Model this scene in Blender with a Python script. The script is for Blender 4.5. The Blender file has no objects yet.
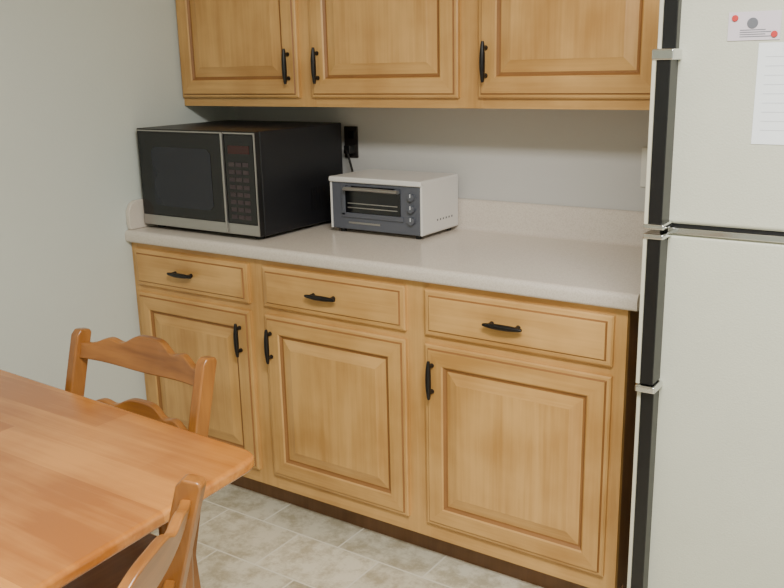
import bpy, bmesh, math, random
from mathutils import Vector, Matrix
random.seed(3)
S=bpy.context.scene
# ---------------------------------------------------------------- camera
CAM=Vector((2.4672,-2.5452,1.4454)); YAW,PIT,ROL=0.6006,0.2540,0.0222; F=879.7
fwd=Vector((-math.sin(YAW)*math.cos(PIT),math.cos(YAW)*math.cos(PIT),-math.sin(PIT)))
r0=Vector((math.cos(YAW),math.sin(YAW),0)); d0=fwd.cross(r0)
c,s=math.cos(ROL),math.sin(ROL)
rr=c*r0+s*d0; dd=-s*r0+c*d0
cam=bpy.data.cameras.new("camera"); co=bpy.data.objects.new("camera",cam); S.collection.objects.link(co)
co.matrix_world=Matrix((( rr.x,-dd.x,-fwd.x,CAM.x),(rr.y,-dd.y,-fwd.y,CAM.y),(rr.z,-dd.z,-fwd.z,CAM.z),(0,0,0,1)))
cam.sensor_width=36; cam.lens=36*F/784; cam.clip_start=0.05
S.camera=co
# ---------------------------------------------------------------- materials
def lin(c):
    return tuple(((v/255)/12.92 if v/255<=.04045 else ((v/255+.055)/1.055)**2.4) for v in c)+(1,)
def newmat(name):
    m=bpy.data.materials.new(name); m.use_nodes=True; nt=m.node_tree
    return m,nt,nt.nodes["Principled BSDF"]
def plain(name,col,rough=.5,metal=0,bump=0,bscale=200,spec=.5,var=0,vscale=8,coat=0):
    m,nt,b=newmat(name); b.inputs["Roughness"].default_value=rough; b.inputs["Metallic"].default_value=metal
    b.inputs["Specular IOR Level"].default_value=spec; b.inputs["Coat Weight"].default_value=coat
    tc=nt.nodes.new("ShaderNodeTexCoord")
    n=nt.nodes.new("ShaderNodeTexNoise"); n.inputs["Scale"].default_value=vscale; n.inputs["Detail"].default_value=4
    nt.links.new(tc.outputs["Object"],n.inputs["Vector"])
    r=nt.nodes.new("ShaderNodeValToRGB"); C=lin(col)
    v=max(var,.02)
    r.color_ramp.elements[0].position=.3; r.color_ramp.elements[1].position=.7
    r.color_ramp.elements[0].color=tuple(x*(1-v) for x in C[:3])+(1,); r.color_ramp.elements[1].color=tuple(min(1,x*(1+v)) for x in C[:3])+(1,)
    nt.links.new(n.outputs["Fac"],r.inputs["Fac"]); nt.links.new(r.outputs["Color"],b.inputs["Base Color"])
    if bump:
        n2=nt.nodes.new("ShaderNodeTexNoise"); n2.inputs["Scale"].default_value=bscale; n2.inputs["Detail"].default_value=2
        nt.links.new(tc.outputs["Object"],n2.inputs["Vector"])
        bp=nt.nodes.new("ShaderNodeBump"); bp.inputs["Strength"].default_value=bump; bp.inputs["Distance"].default_value=.002
        nt.links.new(n2.outputs["Fac"],bp.inputs["Height"]); nt.links.new(bp.outputs["Normal"],b.inputs["Normal"])
    return m
def wood(name,c1,c2,axis,rough=.4,coat=.2,scale=1.0,planks=None,pmix=.18):
    m,nt,b=newmat(name); b.inputs["Roughness"].default_value=rough; b.inputs["Coat Weight"].default_value=coat; b.inputs["Coat Roughness"].default_value=.25
    tc=nt.nodes.new("ShaderNodeTexCoord"); L=nt.links.new
    vec=tc.outputs["Object"]
    def noise(sc,detail,dist=0):
        mp=nt.nodes.new("ShaderNodeMapping"); mp.inputs["Scale"].default_value=sc; L(vec,mp.inputs["Vector"])
        n=nt.nodes.new("ShaderNodeTexNoise"); n.inputs["Scale"].default_value=scale; n.inputs["Detail"].default_value=detail; n.inputs["Distortion"].default_value=dist
        L(mp.outputs["Vector"],n.inputs["Vector"]); return n.outputs["Fac"]
    def sc(a,l):
        v=[a,a,a]; v[axis]=l; return v
    fine=noise(sc(90,3.0),5,.6); mid=noise(sc(14,1.6),3,1.2); big=noise((5,5,5),3)
    def mix(a,bb,f):
        x=nt.nodes.new("ShaderNodeMix"); x.inputs["Factor"].default_value=f; L(a,x.inputs["A"]); L(bb,x.inputs["B"]); return x.outputs["Result"]
    t=mix(mix(fine,mid,.6),big,.45)
    if planks:
        pax,pw,lax,plen=planks
        sep=nt.nodes.new("ShaderNodeSeparateXYZ"); L(vec,sep.inputs[0])
        def mth(op,a,v=None,bb=None):
            q=nt.nodes.new("ShaderNodeMath"); q.operation=op; L(a,q.inputs[0])
            if bb is not None: L(bb,q.inputs[1])
            elif v is not None: q.inputs[1].default_value=v
            return q.outputs[0]
        row=mth("FLOOR",mth("DIVIDE",sep.outputs[pax],pw))
        off=mth("FRACT",mth("MULTIPLY",row,.377))
        col=mth("FLOOR",mth("ADD",mth("DIVIDE",sep.outputs[lax],plen),bb=off))
        cb=nt.nodes.new("ShaderNodeCombineXYZ"); L(row,cb.inputs[0]); L(col,cb.inputs[1])
        wn=nt.nodes.new("ShaderNodeTexWhiteNoise"); wn.noise_dimensions='3D'; L(cb.outputs[0],wn.inputs["Vector"])
        t=mix(t,wn.outputs["Value"],pmix)
    r=nt.nodes.new("ShaderNodeValToRGB"); r.color_ramp.elements[0].position=.38; r.color_ramp.elements[1].position=.62
    r.color_ramp.elements[0].color=lin(c1); r.color_ramp.elements[1].color=lin(c2); L(t,r.inputs["Fac"])
    L(r.outputs["Color"],b.inputs["Base Color"])
    bp=nt.nodes.new("ShaderNodeBump"); bp.inputs["Strength"].default_value=.08; bp.inputs["Distance"].default_value=.001
    L(fine,bp.inputs["Height"]); L(bp.outputs["Normal"],b.inputs["Normal"])
    return m
MA,MB=(186,138,76),(218,172,106)
MW=[wood("maple_x",MA,MB,0),None,wood("maple_z",MA,MB,2)]
SHD=plain("maple_groove_shade",(146,100,52),.5,var=.1)  # darker maple: crease shade painted into door grooves and edge steps
SIDE=wood("cabinet_side_shaded",(112,76,44),(132,92,56),2)  # shade on the cabinet side is put into this darker wood colour
TBL=wood("table_oak",(160,94,34),(206,138,64),0,rough=.24,coat=.5,planks=(1,.085,0,.6),pmix=.22)
CH=[wood("chair_wood_%s"%a,(108,64,26),(160,104,48),i,rough=.32,coat=.3) for i,a in enumerate("xyz")]
WALL=plain("wall_paint",(210,216,209),.85,bump=.25,bscale=90,var=.02,vscale=2)
WALLB=plain("wall_paint_back",(202,201,197),.85,bump=.25,bscale=90,var=.02,vscale=2)
CEIL=plain("ceiling_paint",(238,238,233),.9)
TRIM=plain("baseboard_paint",(225,224,218),.5)
BLK=plain("black_iron",(22,19,19),.4,metal=.2)
BLKP=plain("black_plastic",(16,16,18),.35)
MBODY=plain("microwave_case",(22,23,28),.42,bump=.1,bscale=400)
GLASS=plain("dark_glass",(12,13,17),.1,spec=.6)
WINM=plain("microwave_window_mesh",(34,36,46),.25)
SILV=plain("brushed_silver",(170,168,165),.3,metal=.8)
CHROME=plain("chrome",(220,220,220),.12,metal=1)
TOW=plain("toaster_white",(228,226,222),.35)
TOG=plain("toaster_panel_grey",(90,93,102),.4)
FR=plain("fridge_enamel",(205,206,190),.36,bump=.35,bscale=260,var=.01)
FRT=plain("fridge_trim_beige",(202,198,180),.35)
PAPER=plain("paper_white",(240,245,250),.8)
INK=plain("ink_grey",(110,112,120),.8); RED=plain("magnet_red",(200,60,60),.5); PINK=plain("card_pinkish",(214,205,215),.7)
CORD=plain("cord_black",(14,14,15),.5); IVORY=plain("outlet_ivory",(225,224,216),.4)
m,nt,b=newmat("speckled_laminate"); L=nt.links.new; tc=nt.nodes.new("ShaderNodeTexCoord"); b.inputs["Roughness"].default_value=.2
n=nt.nodes.new("ShaderNodeTexNoise"); n.inputs["Scale"].default_value=300; n.inputs["Detail"].default_value=3; L(tc.outputs["Object"],n.inputs["Vector"])
r=nt.nodes.new("ShaderNodeValToRGB"); e=r.color_ramp.elements; e[0].position=.38; e[0].color=lin((208,197,184)); e[1].position=.55; e[1].color=lin((219,209,197)); L(n.outputs["Fac"],r.inputs["Fac"]); L(r.outputs["Color"],b.inputs["Base Color"]); LAM=m
# vinyl floor: ashlar stone print
m,nt,b=newmat("vinyl_stone_floor"); L=nt.links.new; tc=nt.nodes.new("ShaderNodeTexCoord"); b.inputs["Roughness"].default_value=.33
br=nt.nodes.new("ShaderNodeTexBrick"); br.inputs["Scale"].default_value=1; br.inputs["Brick Width"].default_value=.31; br.inputs["Row Height"].default_value=.21; br.inputs["Mortar Size"].default_value=.004; br.inputs["Mortar Smooth"].default_value=.5
br.inputs["Color1"].default_value=lin((234,228,206)); br.inputs["Color2"].default_value=lin((206,200,178)); br.inputs["Mortar"].default_value=lin((230,226,210))
L(tc.outputs["Object"],br.inputs["Vector"])
n=nt.nodes.new("ShaderNodeTexNoise"); n.inputs["Scale"].default_value=11; n.inputs["Detail"].default_value=9; n.inputs["Roughness"].default_value=.75; L(tc.outputs["Object"],n.inputs["Vector"])
r=nt.nodes.new("ShaderNodeValToRGB"); e=r.color_ramp.elements; e[0].position=.40; e[0].color=(.64,.61,.54,1); e[1].position=.56; e[1].color=(1,1,1,1); L(n.outputs["Fac"],r.inputs["Fac"])
inv=nt.nodes.new("ShaderNodeMath"); inv.operation="SUBTRACT"; inv.inputs[0].default_value=1; L(br.outputs["Fac"],inv.inputs[1])
mx=nt.nodes.new("ShaderNodeMix"); mx.data_type='RGBA'; mx.blend_type='MULTIPLY'; L(inv.outputs[0],mx.inputs[0]); L(br.outputs["Color"],mx.inputs[6]); L(r.outputs["Color"],mx.inputs[7]); L(mx.outputs[2],b.inputs["Base Color"]); FLOOR=m
# ---------------------------------------------------------------- mesh helpers
def empty(name,loc=(0,0,0),rotz=0):
    o=bpy.data.objects.new(name,None); S.collection.objects.link(o); o.location=loc; o.rotation_euler=(0,0,rotz); return o
def mk(name,bm,mats,parent=None,bevel=0,smooth=False,seg=2):
    bmesh.ops.recalc_face_normals(bm,faces=bm.faces[:])
    me=bpy.data.meshes.new(name); bm.to_mesh(me); bm.free()
    for mm in (mats if isinstance(mats,list) else [mats]): me.materials.append(mm)
    o=bpy.data.objects.new(name,me); S.collection.objects.link(o)
    if parent: o.parent=parent
    if smooth or bevel:
        for p in me.polygons: p.use_smooth=True
    if bevel:
        b=o.modifiers.new("bev","BEVEL"); b.width=bevel; b.segments=seg; b.limit_method='ANGLE'; b.angle_limit=math.radians(35); b.harden_normals=True
    elif smooth:
        me.set_sharp_from_angle(angle=math.radians(40))
    return o
def box(name,x0,x1,y0,y1,z0,z1,mat,parent=None,bevel=0,seg=2):
    bm=bmesh.new(); bmesh.ops.create_cube(bm,size=1)
    for v in bm.verts: v.co=Vector(((x0+x1)/2+v.co.x*(x1-x0),(y0+y1)/2+v.co.y*(y1-y0),(z0+z1)/2+v.co.z*(z1-z0)))
    return mk(name,bm,mat,parent,bevel,seg=seg)
def prism(name,pts,axis,a0,a1,mat,parent=None,bevel=0,smooth=False,seg=2):
    bm=bmesh.new()
    def P(p,a):
        return {0:(a,p[0],p[1]),1:(p[0],a,p[1]),2:(p[0],p[1],a)}[axis]
    A=[bm.verts.new(P(p,a0)) for p in pts]; B=[bm.verts.new(P(p,a1)) for p in pts]; n=len(pts)
    bm.faces.new(A); bm.faces.new(B[::-1])
    for i in range(n): bm.faces.new((A[i],A[(i+1)%n],B[(i+1)%n],B[i]))
    return mk(name,bm,mat,parent,bevel,smooth,seg=seg)
def tube(name,pts,rad,mat,parent=None,n=12,flat=1.0,up=(0,0,1)):
    bm=bmesh.new(); pts=[Vector(p) for p in pts]; rings=[]
    rad=rad if isinstance(rad,(list,tuple)) else [rad]*len(pts)
    for i,p in enumerate(pts):
        t=(pts[min(i+1,len(pts)-1)]-pts[max(i-1,0)]).normalized()
        u=Vector(up)
        if abs(t.dot(u))>.95: u=Vector((1,0,0))
        a=t.cross(u).normalized(); b2=t.cross(a).normalized()
        rings.append([bm.verts.new(p+rad[i]*(math.cos(2*math.pi*k/n)*a+flat*math.sin(2*math.pi*k/n)*b2)) for k in range(n)])
    for q,w in zip(rings,rings[1:]):
        for k in range(n): bm.faces.new((q[k],q[(k+1)%n],w[(k+1)%n],w[k]))
    bm.faces.new(rings[0]); bm.faces.new(rings[-1][::-1])
    return mk(name,bm,mat,parent,smooth=True)
def disc(name,c,axis,r,h,mat,parent=None,n=24,bevel=.001):
    bm=bmesh.new(); bmesh.ops.create_cone(bm,cap_ends=True,segments=n,radius1=r,radius2=r,depth=h)
    if axis==0: bmesh.ops.rotate(bm,verts=bm.verts,matrix=Matrix.Rotation(math.pi/2,3,'Y'))
    if axis==1: bmesh.ops.rotate(bm,verts=bm.verts,matrix=Matrix.Rotation(math.pi/2,3,'X'))
    bmesh.ops.translate(bm,verts=bm.verts,vec=c)
    return mk(name,bm,mat,parent,bevel)
def panel(name,x0,x1,z0,z1,yf,loops,parent,centre_mat=2,shade=()):
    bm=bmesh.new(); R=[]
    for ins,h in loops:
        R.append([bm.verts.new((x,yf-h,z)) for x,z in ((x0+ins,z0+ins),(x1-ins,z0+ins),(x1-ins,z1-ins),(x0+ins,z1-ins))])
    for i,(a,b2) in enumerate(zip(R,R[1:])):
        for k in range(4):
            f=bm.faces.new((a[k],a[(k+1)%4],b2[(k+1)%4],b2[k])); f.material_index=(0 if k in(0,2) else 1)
            if i in shade: f.material_index=2  # groove and step faces take the painted shade colour
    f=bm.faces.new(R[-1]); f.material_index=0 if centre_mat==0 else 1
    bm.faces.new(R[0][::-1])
    return mk(name,bm,[MW[0],MW[2],SHD],parent)
DOORL=[(0,0),(0,.011),(.004,.014),(.010,.0145),(.014,.019),(.056,.019),(.060,.0155),(.066,.010),(.071,.0095),(.100,.0165),(.104,.018)]
DRAWL=[(0,0),(0,.010),(.004,.013),(.014,.0145),(.018,.0185),(.023,.019)]
def pull(name,cx,cz,yf,vert,parent,L=.112):
    e=empty(name); e.parent=parent
    n=15; pts=[];rad=[]
    for i in range(n):
        u=-1+2*i/(n-1); d=.019+.002*(1-u*u); q=u*L/2
        pts.append((cx,yf-d,cz+q) if vert else (cx+q,yf-d,cz)); rad.append(.0060+.0028*math.exp(-(u/.65)**4)-.0018*(abs(u)>.97))
    tube("bar",pts,rad,BLK,e,flat=.9)
    for sgn in(-1,1):
        q=sgn*L*.34; p=(cx,yf-.010,cz+q) if vert else (cx+q,yf-.010,cz)
        disc("post",p,1,.0060,.020,BLK,e)
        pp=(cx,yf-.0012,cz+q) if vert else (cx+q,yf-.0012,cz)
        disc("foot",pp,1,.0070,.0028,BLK,e)
# ---------------------------------------------------------------- room
box("floor",-.1,4.3,-4.6,.1,-.1,0,FLOOR)
box("ceiling",-.1,4.3,-4.6,.1,2.44,2.54,CEIL)
box("wall_left",-.1,0,-4.6,.1,0,2.44,WALL)
box("wall_back",0,4.3,0,.1,0,2.44,WALLB)
box("wall_right",4.2,4.3,-4.6,0,0,2.44,WALL)
box("wall_front",0,4.2,-4.6,-4.5,0,2.44,WALL)
box("baseboard_left",.0005,.013,-4.499,-.60,.0005,.09,TRIM,bevel=.003)
box("baseboard_back",2.72,4.199,-.013,-.0005,.0005,.09,TRIM,bevel=.003)
# ---------------------------------------------------------------- base cabinet
YF=-.555; G=.001
bc=empty("kitchen_base_cabinet")
XE=1.788
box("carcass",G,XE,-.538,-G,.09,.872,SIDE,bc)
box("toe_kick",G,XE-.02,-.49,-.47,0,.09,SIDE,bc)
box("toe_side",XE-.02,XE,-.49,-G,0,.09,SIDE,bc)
XS=[(.026,.558),(.622,1.154),(1.219,1.758)]
for i,(a,b2) in enumerate([(G,.036),(.548,.632),(1.144,1.229),(1.748,XE)]): box("stile_%d"%i,a,b2,YF,-.538,.09,.876,MW[2],bc,.0008)
for i,(a,b2) in enumerate([(.838,.876),(.686,.730),(.09,.152)]):
    for j,(xa,xb) in enumerate([(.036,.548),(.632,1.144),(1.229,1.748)]): box("rail_%d_%d"%(i,j),xa,xb,YF+.0003,-.538,a,b2,MW[0],bc)
for i,(a,b2) in enumerate(XS):
    panel("drawer_front_%d"%i,a,b2,.720,.850,YF,DRAWL,bc,0,shade=(3,))
    panel("door_panel_%d"%i,a,b2,.142,.694,YF,DOORL,bc,2,shade=(3,6,7))
    pull("drawer_pull_%d"%i,(a+b2)/2-.018,.785,YF-.019,False,bc)
    pull("door_pull_%d"%i,(b2-.040 if i==0 else a+.027),.598,YF-.019,True,bc)
# ---------------------------------------------------------------- countertop
ct=empty("laminate_countertop")
CF=-.579
pr=[(-G,.877),(CF+.020,.877),(CF+.020,.871),(CF+.006,.871),(CF+.0015,.874),(CF,.879),(CF,.896)]
for k in range(1,7):
    a=k/6*math.pi/2; pr.append((CF+.015-.015*math.cos(a),.897+.015*math.sin(a)))
pr+=[(-.040,.912)]
for k in range(1,6):
    a=k/5*math.pi/2; pr.append((-.040+.018*math.sin(a),.930-.018*math.cos(a)))
pr+=[(-.022,1.004),(-.019,1.010),(-.014,1.0125),(-G,1.0125)]
prism("deck",pr,0,G,1.817,LAM,ct,smooth=True)
sp=[(-.022,.9125),(-.564,.9125),(-.569,.93),(-.567,.978),(-.554,1.001),(-.534,1.011),(-.022,1.0125)]
prism("side_splash",sp,0,G,.020,LAM,ct,bevel=.003)
# ---------------------------------------------------------------- wall cabinet
uc=empty("kitchen_hanging_cabinet")
UF=-.2555; UZ=1.320; UT=2.08; UE=1.80
box("carcass",G,UE,UF+.016,-G,UZ+.012,UT,MW[2],uc)
box("bottom_panel",G,UE,UF+.016,-G,UZ+.004,UZ+.012,MW[0],uc)
UX=[(.008,.555),(.609,1.155),(1.221,1.752)]
for i,(a,b2) in enumerate([(G,.018),(.545,.619),(1.145,1.231),(1.742,UE)]): box("stile_%d"%i,a,b2,UF,UF+.016,UZ,UT,MW[2],uc,.0008)
for i,(a,b2) in enumerate([(UZ,1.360),(UT-.05,UT)]):
    for j,(xa,xb) in enumerate([(.018,.545),(.619,1.145),(1.231,1.742)]): box("rail_%d_%d"%(i,j),xa,xb,UF+.0003,UF+.016,a,b2,MW[0],uc)
for i,(a,b2) in enumerate(UX):
    panel("door_panel_%d"%i,a,b2,1.3495,UT-.03,UF,DOORL,uc,2,shade=(3,6,7))
    pull("door_pull_%d"%i,(b2-.034 if i==0 else a+(.034 if i==1 else .028)),1.450,UF-.019,True,uc)
# ---------------------------------------------------------------- microwave
mw=empty("microwave",(0.026,-.497,.9125))
w,h,d=.545,.345,.432
box("case",0,w,.012,d,.012,h,MBODY,mw,.004)
box("front_bezel",0,w,-.012,.012,.014,h,BLKP,mw,.004)
box("top_trim",.002,w-.002,-.0135,-.011,h-.009,h-.005,SILV,mw)
box("bottom_trim",.004,w-.004,-.0145,-.011,.016,.050,SILV,mw,.001)
box("door_glass",.014,.40,-.0145,-.012,.054,h-.014,GLASS,mw,.001)
prism("door_window",[(.085,.085),(.335,.085),(.350,.10),(.350,.270),(.335,.285),(.085,.285),(.070,.270),(.070,.10)],1,-.0158,-.0142,WINM,mw)
box("door_handle_trim",.403,.411,-.021,-.012,.018,h-.005,SILV,mw,.002)
box("control_panel",.416,w-.008,-.0145,-.012,.054,h-.014,GLASS,mw)
box("clock_display",.430,w-.024,-.0155,-.014,.274,.300,plain("display_red",(56,22,22),.2),mw)
KEY=plain("key_grey",(62,50,54),.5)
for i in range(8):
    for j in range(3): box("key_%d_%d"%(i,j),.430+j*.030,.430+j*.030+.024,-.0155,-.014,.066+i*.024,.066+i*.024+.013,KEY,mw)
box("edge_trim",w-.005,w-.001,-.0145,-.011,.016,h-.005,SILV,mw)
for i in range(8): box("side_vent_%d"%i,w-.001,w+.0006,.25+i*.014,.257+i*.014,.06,.14,BLKP,mw)
for x in(.04,w-.04):
    for y in(.03,d-.04): disc("foot",(x,y,.006),2,.014,.0125,BLKP,mw)
# ---------------------------------------------------------------- toaster oven
to=empty("toaster_oven",(.662,-.252,.9125))
w,h,d=.360,.186,.220
box("shell",0,w,0,d,.012,h,TOW,to,.008,3)
box("front_frame",.008,w-.008,-.008,.006,.014,h-.016,TOG,to,.004)
box("top_lip",0,w,-.016,.01,h-.018,h,TOW,to,.005)
box("cheek_left",0,.008,-.008,.01,.014,h-.01,TOW,to,.002); box("cheek_right",w-.008,w,-.008,.01,.014,h-.01,TOW,to,.002)
box("door_glass",.065,.280,-.011,-.007,.070,h-.028,GLASS,to,.001)
box("door_frame_l",.05,.065,-.013,-.007,.06,h-.03,TOG,to,.002)
for i,z in enumerate((.086,.100)): box("rack_%d"%i,.075,.270,-.0122,-.0108,z,z+.003,SILV,to)
box("door_bottom",.05,.292,-.013,-.007,.054,.070,TOG,to,.002)
tube("handle_bar",[(.075,-.030,.150),(.17,-.034,.152),(.285,-.030,.150)],.0085,SILV,to,flat=.7)
for x in(.085,.275): box("handle_post",x-.005,x+.005,-.03,-.008,.144,.158,TOG,to,.001)
for i,z in enumerate((.135,.098,.060)):
    disc("knob_%d"%i,(.324,-.014,z),1,.012,.014,TOG,to); box("knob_mark",.323,.325,-.0225,-.020,z,z+.011,PAPER,to)
box("label_strip",.075,.20,-.0095,-.0075,.034,.040,SILV,to)
for x in(.03,w-.03):
    for y in(.02,d-.02): disc("foot",(x,y,.006),2,.011,.0125,BLKP,to)
for i in range(6): box("side_vent_%d"%i,w-.001,w+.0006,.08+i*.018,.086+i*.018,.05,.056,TOG,to)
# ---------------------------------------------------------------- outlets
ou=empty("electrical_outlet")
box("plate",1.618,1.692,-.006,-.0005,1.085,1.200,IVORY,ou,.002)
for z in(1.118,1.166): box("socket",1.640,1.670,-.008,-.005,z-.014,z+.014,IVORY,ou,.003)
for z in(1.118,1.166):
    for x in(1.649,1.661): box("slot",x-.001,x+.001,-.0085,-.007,z-.005,z+.006,BLKP,ou)
ou=empty("electrical_outlet")
BRN=plain("outlet_brown",(40,35,34),.5)
box("plate",.535,.594,-.006,-.0005,1.130,1.240,BRN,ou,.002)
for z in(1.163,1.211): box("socket",.553,.583,-.008,-.005,z-.014,z+.014,BLKP,ou,.003)
pc=empty("power_cord")
box("plug",.556,.584,-.040,-.0085,1.146,1.176,CORD,pc,.004)
tube("cable",[(.570,-.039,1.158),(.585,-.050,1.14),(.600,-.050,1.09),(.606,-.050,1.03),(.602,-.052,.96),(.595,-.055,.925),(.590,-.058,.9165)],.004,CORD,pc,n=8)
# ---------------------------------------------------------------- fridge
fr=empty("refrigerator")
FX0,FX1=1.896,2.656; FY=-.735; ZS=1.108
box("cabinet_body",FX0+.005,FX1-.005,-.68,-.03,.03,1.70,FR,fr,.006)
box("base_grille",FX0+.01,FX1-.01,-.68,-.64,.002,.09,BLKP,fr)
box("gasket",FX0+.012,FX1-.012,-.692,-.68,.10,1.69,BLKP,fr)
for n_,a,b2 in(("freezer_door",ZS+.008,1.70),("fresh_food_door",.10,ZS-.012)):
    box(n_,FX0,FX1,FY,-.69,a,b2,FR,fr,.010,3)
box("seam_chrome",FX0+.03,FX1-.01,FY-.004,-.72,ZS-.012,ZS+.001,CHROME,fr,.002)
box("seam_shadow",FX0+.01,FX1-.01,-.725,-.69,ZS-.012,ZS+.010,BLKP,fr)
def hnd(name,z0,z1,out,a=0):
    e=empty(name); e.parent=fr
    box("beige_face",FX0-.005,FX0+.003,FY-out-.003,FY+.002,z0,z1,FRT,e,.0015)
    box("black_core",FX0+.003,FX0+.031,FY-out,FY+.002,z0,z1,BLKP,e,.002)
hnd("freezer_handle",ZS+.012,1.445,.050); hnd("freezer_trim",1.465,1.69,.022)
hnd("fresh_handle",.775,ZS-.016,.050); hnd("fresh_trim",.11,.755,.038)
for z,dz in((ZS+.008,.006),(1.455,.011),(ZS-.012,.006),(.765,.008)): box("chrome_cap",FX0-.006,FX0+.038,FY-.056,FY+.001,z-dz,z+dz,CHROME,fr,.004)
mg=empty("fridge_note_card"); y0=FY-.0005
box("card",2.018,2.112,y0-.0015,y0,1.477,1.529,PINK,mg)
disc("red_magnet_a",(2.030,y0-.003,1.518),1,.006,.003,RED,mg); disc("red_magnet_b",(2.102,y0-.003,1.487),1,.006,.003,RED,mg)
disc("badge",(2.062,y0-.002,1.508),1,.010,.002,INK,mg)
for i in range(4): box("line_%d"%i,2.040,2.096-.01*(i%2),y0-.0019,y0-.0013,1.483+i*.004,1.4845+i*.004,INK,mg)
pn=empty("fridge_note_paper")
box("sheet",2.076,2.19,y0-.001,y0,1.284,1.472,PAPER,pn)
LN=plain("faint_print",(205,208,214),.8)
for i in range(9): box("line_%d"%i,2.090,2.178-.02*(i%3),y0-.0014,y0-.0008,1.31+i*.017,1.3112+i*.017,LN,pn)
box("magnet",2.122,2.142,y0-.006,y0-.001,1.456,1.470,INK,pn,.002)
# ---------------------------------------------------------------- table
tb=empty("dining_table",(1.403,-1.433,0),0)
def rot(px,py,a):
    return (px*math.cos(a)-py*math.sin(a),px*math.sin(a)+py*math.cos(a))
a1=math.radians(-2.0)
Lx,Ly=1.22,.90
C=[(0,0),rot(-Lx,0,a1),rot(-Lx+.0,-Ly,a1),(.060,-Ly)]
prs=[]
for i in range(4):
    p=Vector(C[i]); q=(Vector(C[i-1])-p).normalized(); w2=(Vector(C[(i+1)%4])-p).normalized(); rd=.045
    A=p+q*rd; B=p+w2*rd
    for k in range(7):
        t=k/6; prs.append(tuple(A*(1-t)**2+p*2*t*(1-t)+B*t*t))
prism("top",prs,2,.724,.75,TBL,tb,bevel=.009,seg=3)
for n_,x0,x1,y0_,y1 in(("apron_back",-Lx+.10,-.10,-.12,-.10),("apron_front",-Lx+.10,-.10,-Ly+.10,-Ly+.12),("apron_left",-Lx+.10,-Lx+.12,-Ly+.1,-.1),("apron_right",-.12,-.10,-Ly+.1,-.1)):
    box(n_,x0,x1,y0_,y1,.65,.724,CH[0],tb,.002)
for i,(x,y) in enumerate(((-.12,-.12),(-Lx+.12,-.12),(-Lx+.12,-Ly+.12),(-.12,-Ly+.12))):
    tube("leg_%d"%i,[(x,y,.0),(x,y,.04),(x,y,.25),(x,y,.45),(x,y,.60),(x,y,.724)],[.016,.02,.027,.024,.03,.03],CH[2],tb,n=16)
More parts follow.
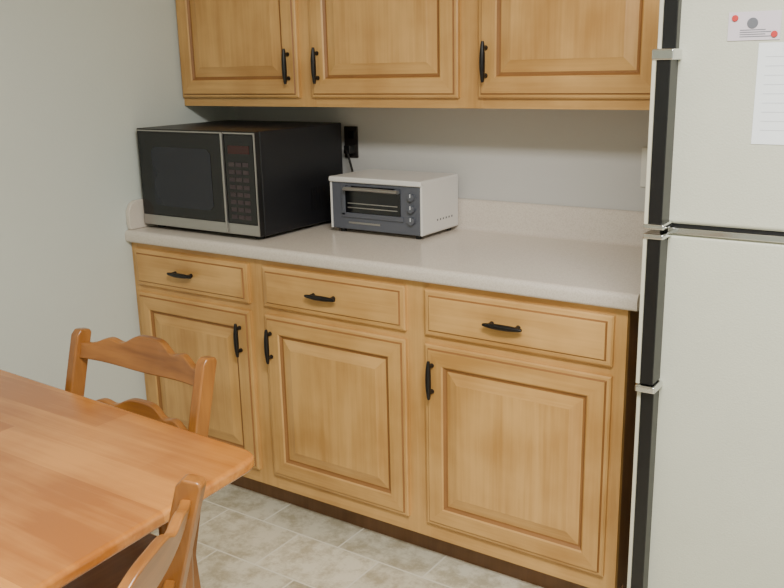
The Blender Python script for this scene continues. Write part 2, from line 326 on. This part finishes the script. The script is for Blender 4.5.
# ---------------------------------------------------------------- chairs
def chair(name,loc,rotz,H=.86,hw=.208):
    e=empty(name,loc,rotz)
    yb=lambda z: .19+ (0 if z<.44 else .10*((z-.44)/(H-.44))**1.2) + (.03*(.44-z)/.44 if z<.44 else 0)
    zs=[0,.15,.3,.44,.52,.60,.68,.76,.82,H-.012,H]
    for sx in(-1,1):
        L_=[(yb(z)-(.015 if z<.5 else .020),z) for z in zs]; R_=[(yb(z)+(.015 if z<.5 else .022),z) for z in zs]
        L_[-1]=(L_[-1][0]+.008,H); R_[-1]=(R_[-1][0]-.008,H-.004)
        prism("back_post_%s"%("l" if sx<0 else "r"),L_+R_[::-1],0,sx*hw-.013,sx*hw+.013,CH[2],e,bevel=.006,seg=3)
    def slat(nm,ztop,zbot,t=.018,bow=.03):
        bm=bmesh.new(); n=48; cols=[]
        for i in range(n+1):
            u=i/n; x=-hw+.008+u*(2*hw-.016); zt=ztop(u); zb=zbot(u); bw=bow*(1-(2*u-1)**2); col=[]
            for z,off in((zb,-t/2),(zt,-t/2),(zt,t/2),(zb,t/2)):
                col.append(bm.verts.new((x,yb(min(z,H))+bw+off,z)))
            cols.append(col)
        for a,b2 in zip(cols,cols[1:]):
            for k in range(4): bm.faces.new((a[k],a[(k+1)%4],b2[(k+1)%4],b2[k]))
        bm.faces.new(cols[0]); bm.faces.new(cols[-1][::-1])
        mk(nm,bm,CH[0],e,bevel=.004)
    def crest(u):
        v=abs(u-.5)*2
        return .034*math.exp(-(v/.36)**4)+.018*math.exp(-((v-.60)/.17)**2)
    slat("crest_rail",lambda u:H-.032+crest(u),lambda u:H-.072-.005*math.cos((u-.5)*2*math.pi))
    slat("mid_slat",lambda u:.690+crest(u)*.9,lambda u:.655-.006*math.cos((u-.5)*2*math.pi))
    slat("lower_slat",lambda u:.570+crest(u)*.8,lambda u:.535)
    pts=[(-.185,.20),(.185,.20),(.21,.0),(.222,-.17),(.19,-.212),(0,-.222),(-.19,-.212),(-.222,-.17),(-.21,.0)]
    prism("seat",pts,2,.425,.455,CH[1],e,bevel=.010)
    for sx in(-1,1):
        x=sx*.185
        tube("front_leg",[(x*1.06,-.19,0),(x*1.05,-.188,.05),(x*1.04,-.186,.18),(x*1.03,-.184,.22),(x*1.02,-.182,.26),(x,-.18,.36),(x,-.18,.425)],[.013,.016,.021,.015,.021,.017,.019],CH[2],e,n=16)
        for z in(.16,.28): tube("side_stretcher",[(x*1.03,-.185,z),(x*1.07,.0,z),(sx*hw,.19,z)],[.009,.013,.009],CH[1],e,n=10)
    tube("front_stretcher",[(-.19,-.184,.24),(0,-.184,.24),(.19,-.184,.24)],[.009,.014,.009],CH[0],e,n=10)
    tube("rear_stretcher",[(-hw,.20,.22),(0,.20,.22),(hw,.20,.22)],[.009,.013,.009],CH[0],e,n=10)
    return e
chair("dining_chair",(.936,-1.600,0),0)
chair("dining_chair",(1.358,-2.034,0),math.radians(-66))
# ---------------------------------------------------------------- light
def area(name,loc,size,power,col):
    l=bpy.data.lights.new(name,'AREA'); l.shape='RECTANGLE'; l.size=size[0]; l.size_y=size[1]; l.energy=power; l.color=col
    o=bpy.data.objects.new(name,l); S.collection.objects.link(o); o.location=loc; return o
fx=empty("ceiling_light_fixture")
box("housing",1.9,3.1,-2.35,-1.85,2.39,2.439,CEIL,fx,.005)
area("fixture_lamp",(2.5,-2.1,2.38),(1.15,.45),100,(1,.98,.94))
S.world=bpy.data.worlds.new("world"); S.world.use_nodes=True
S.world.node_tree.nodes["Background"].inputs[0].default_value=(.8,.85,.9,1); S.world.node_tree.nodes["Background"].inputs[1].default_value=.3
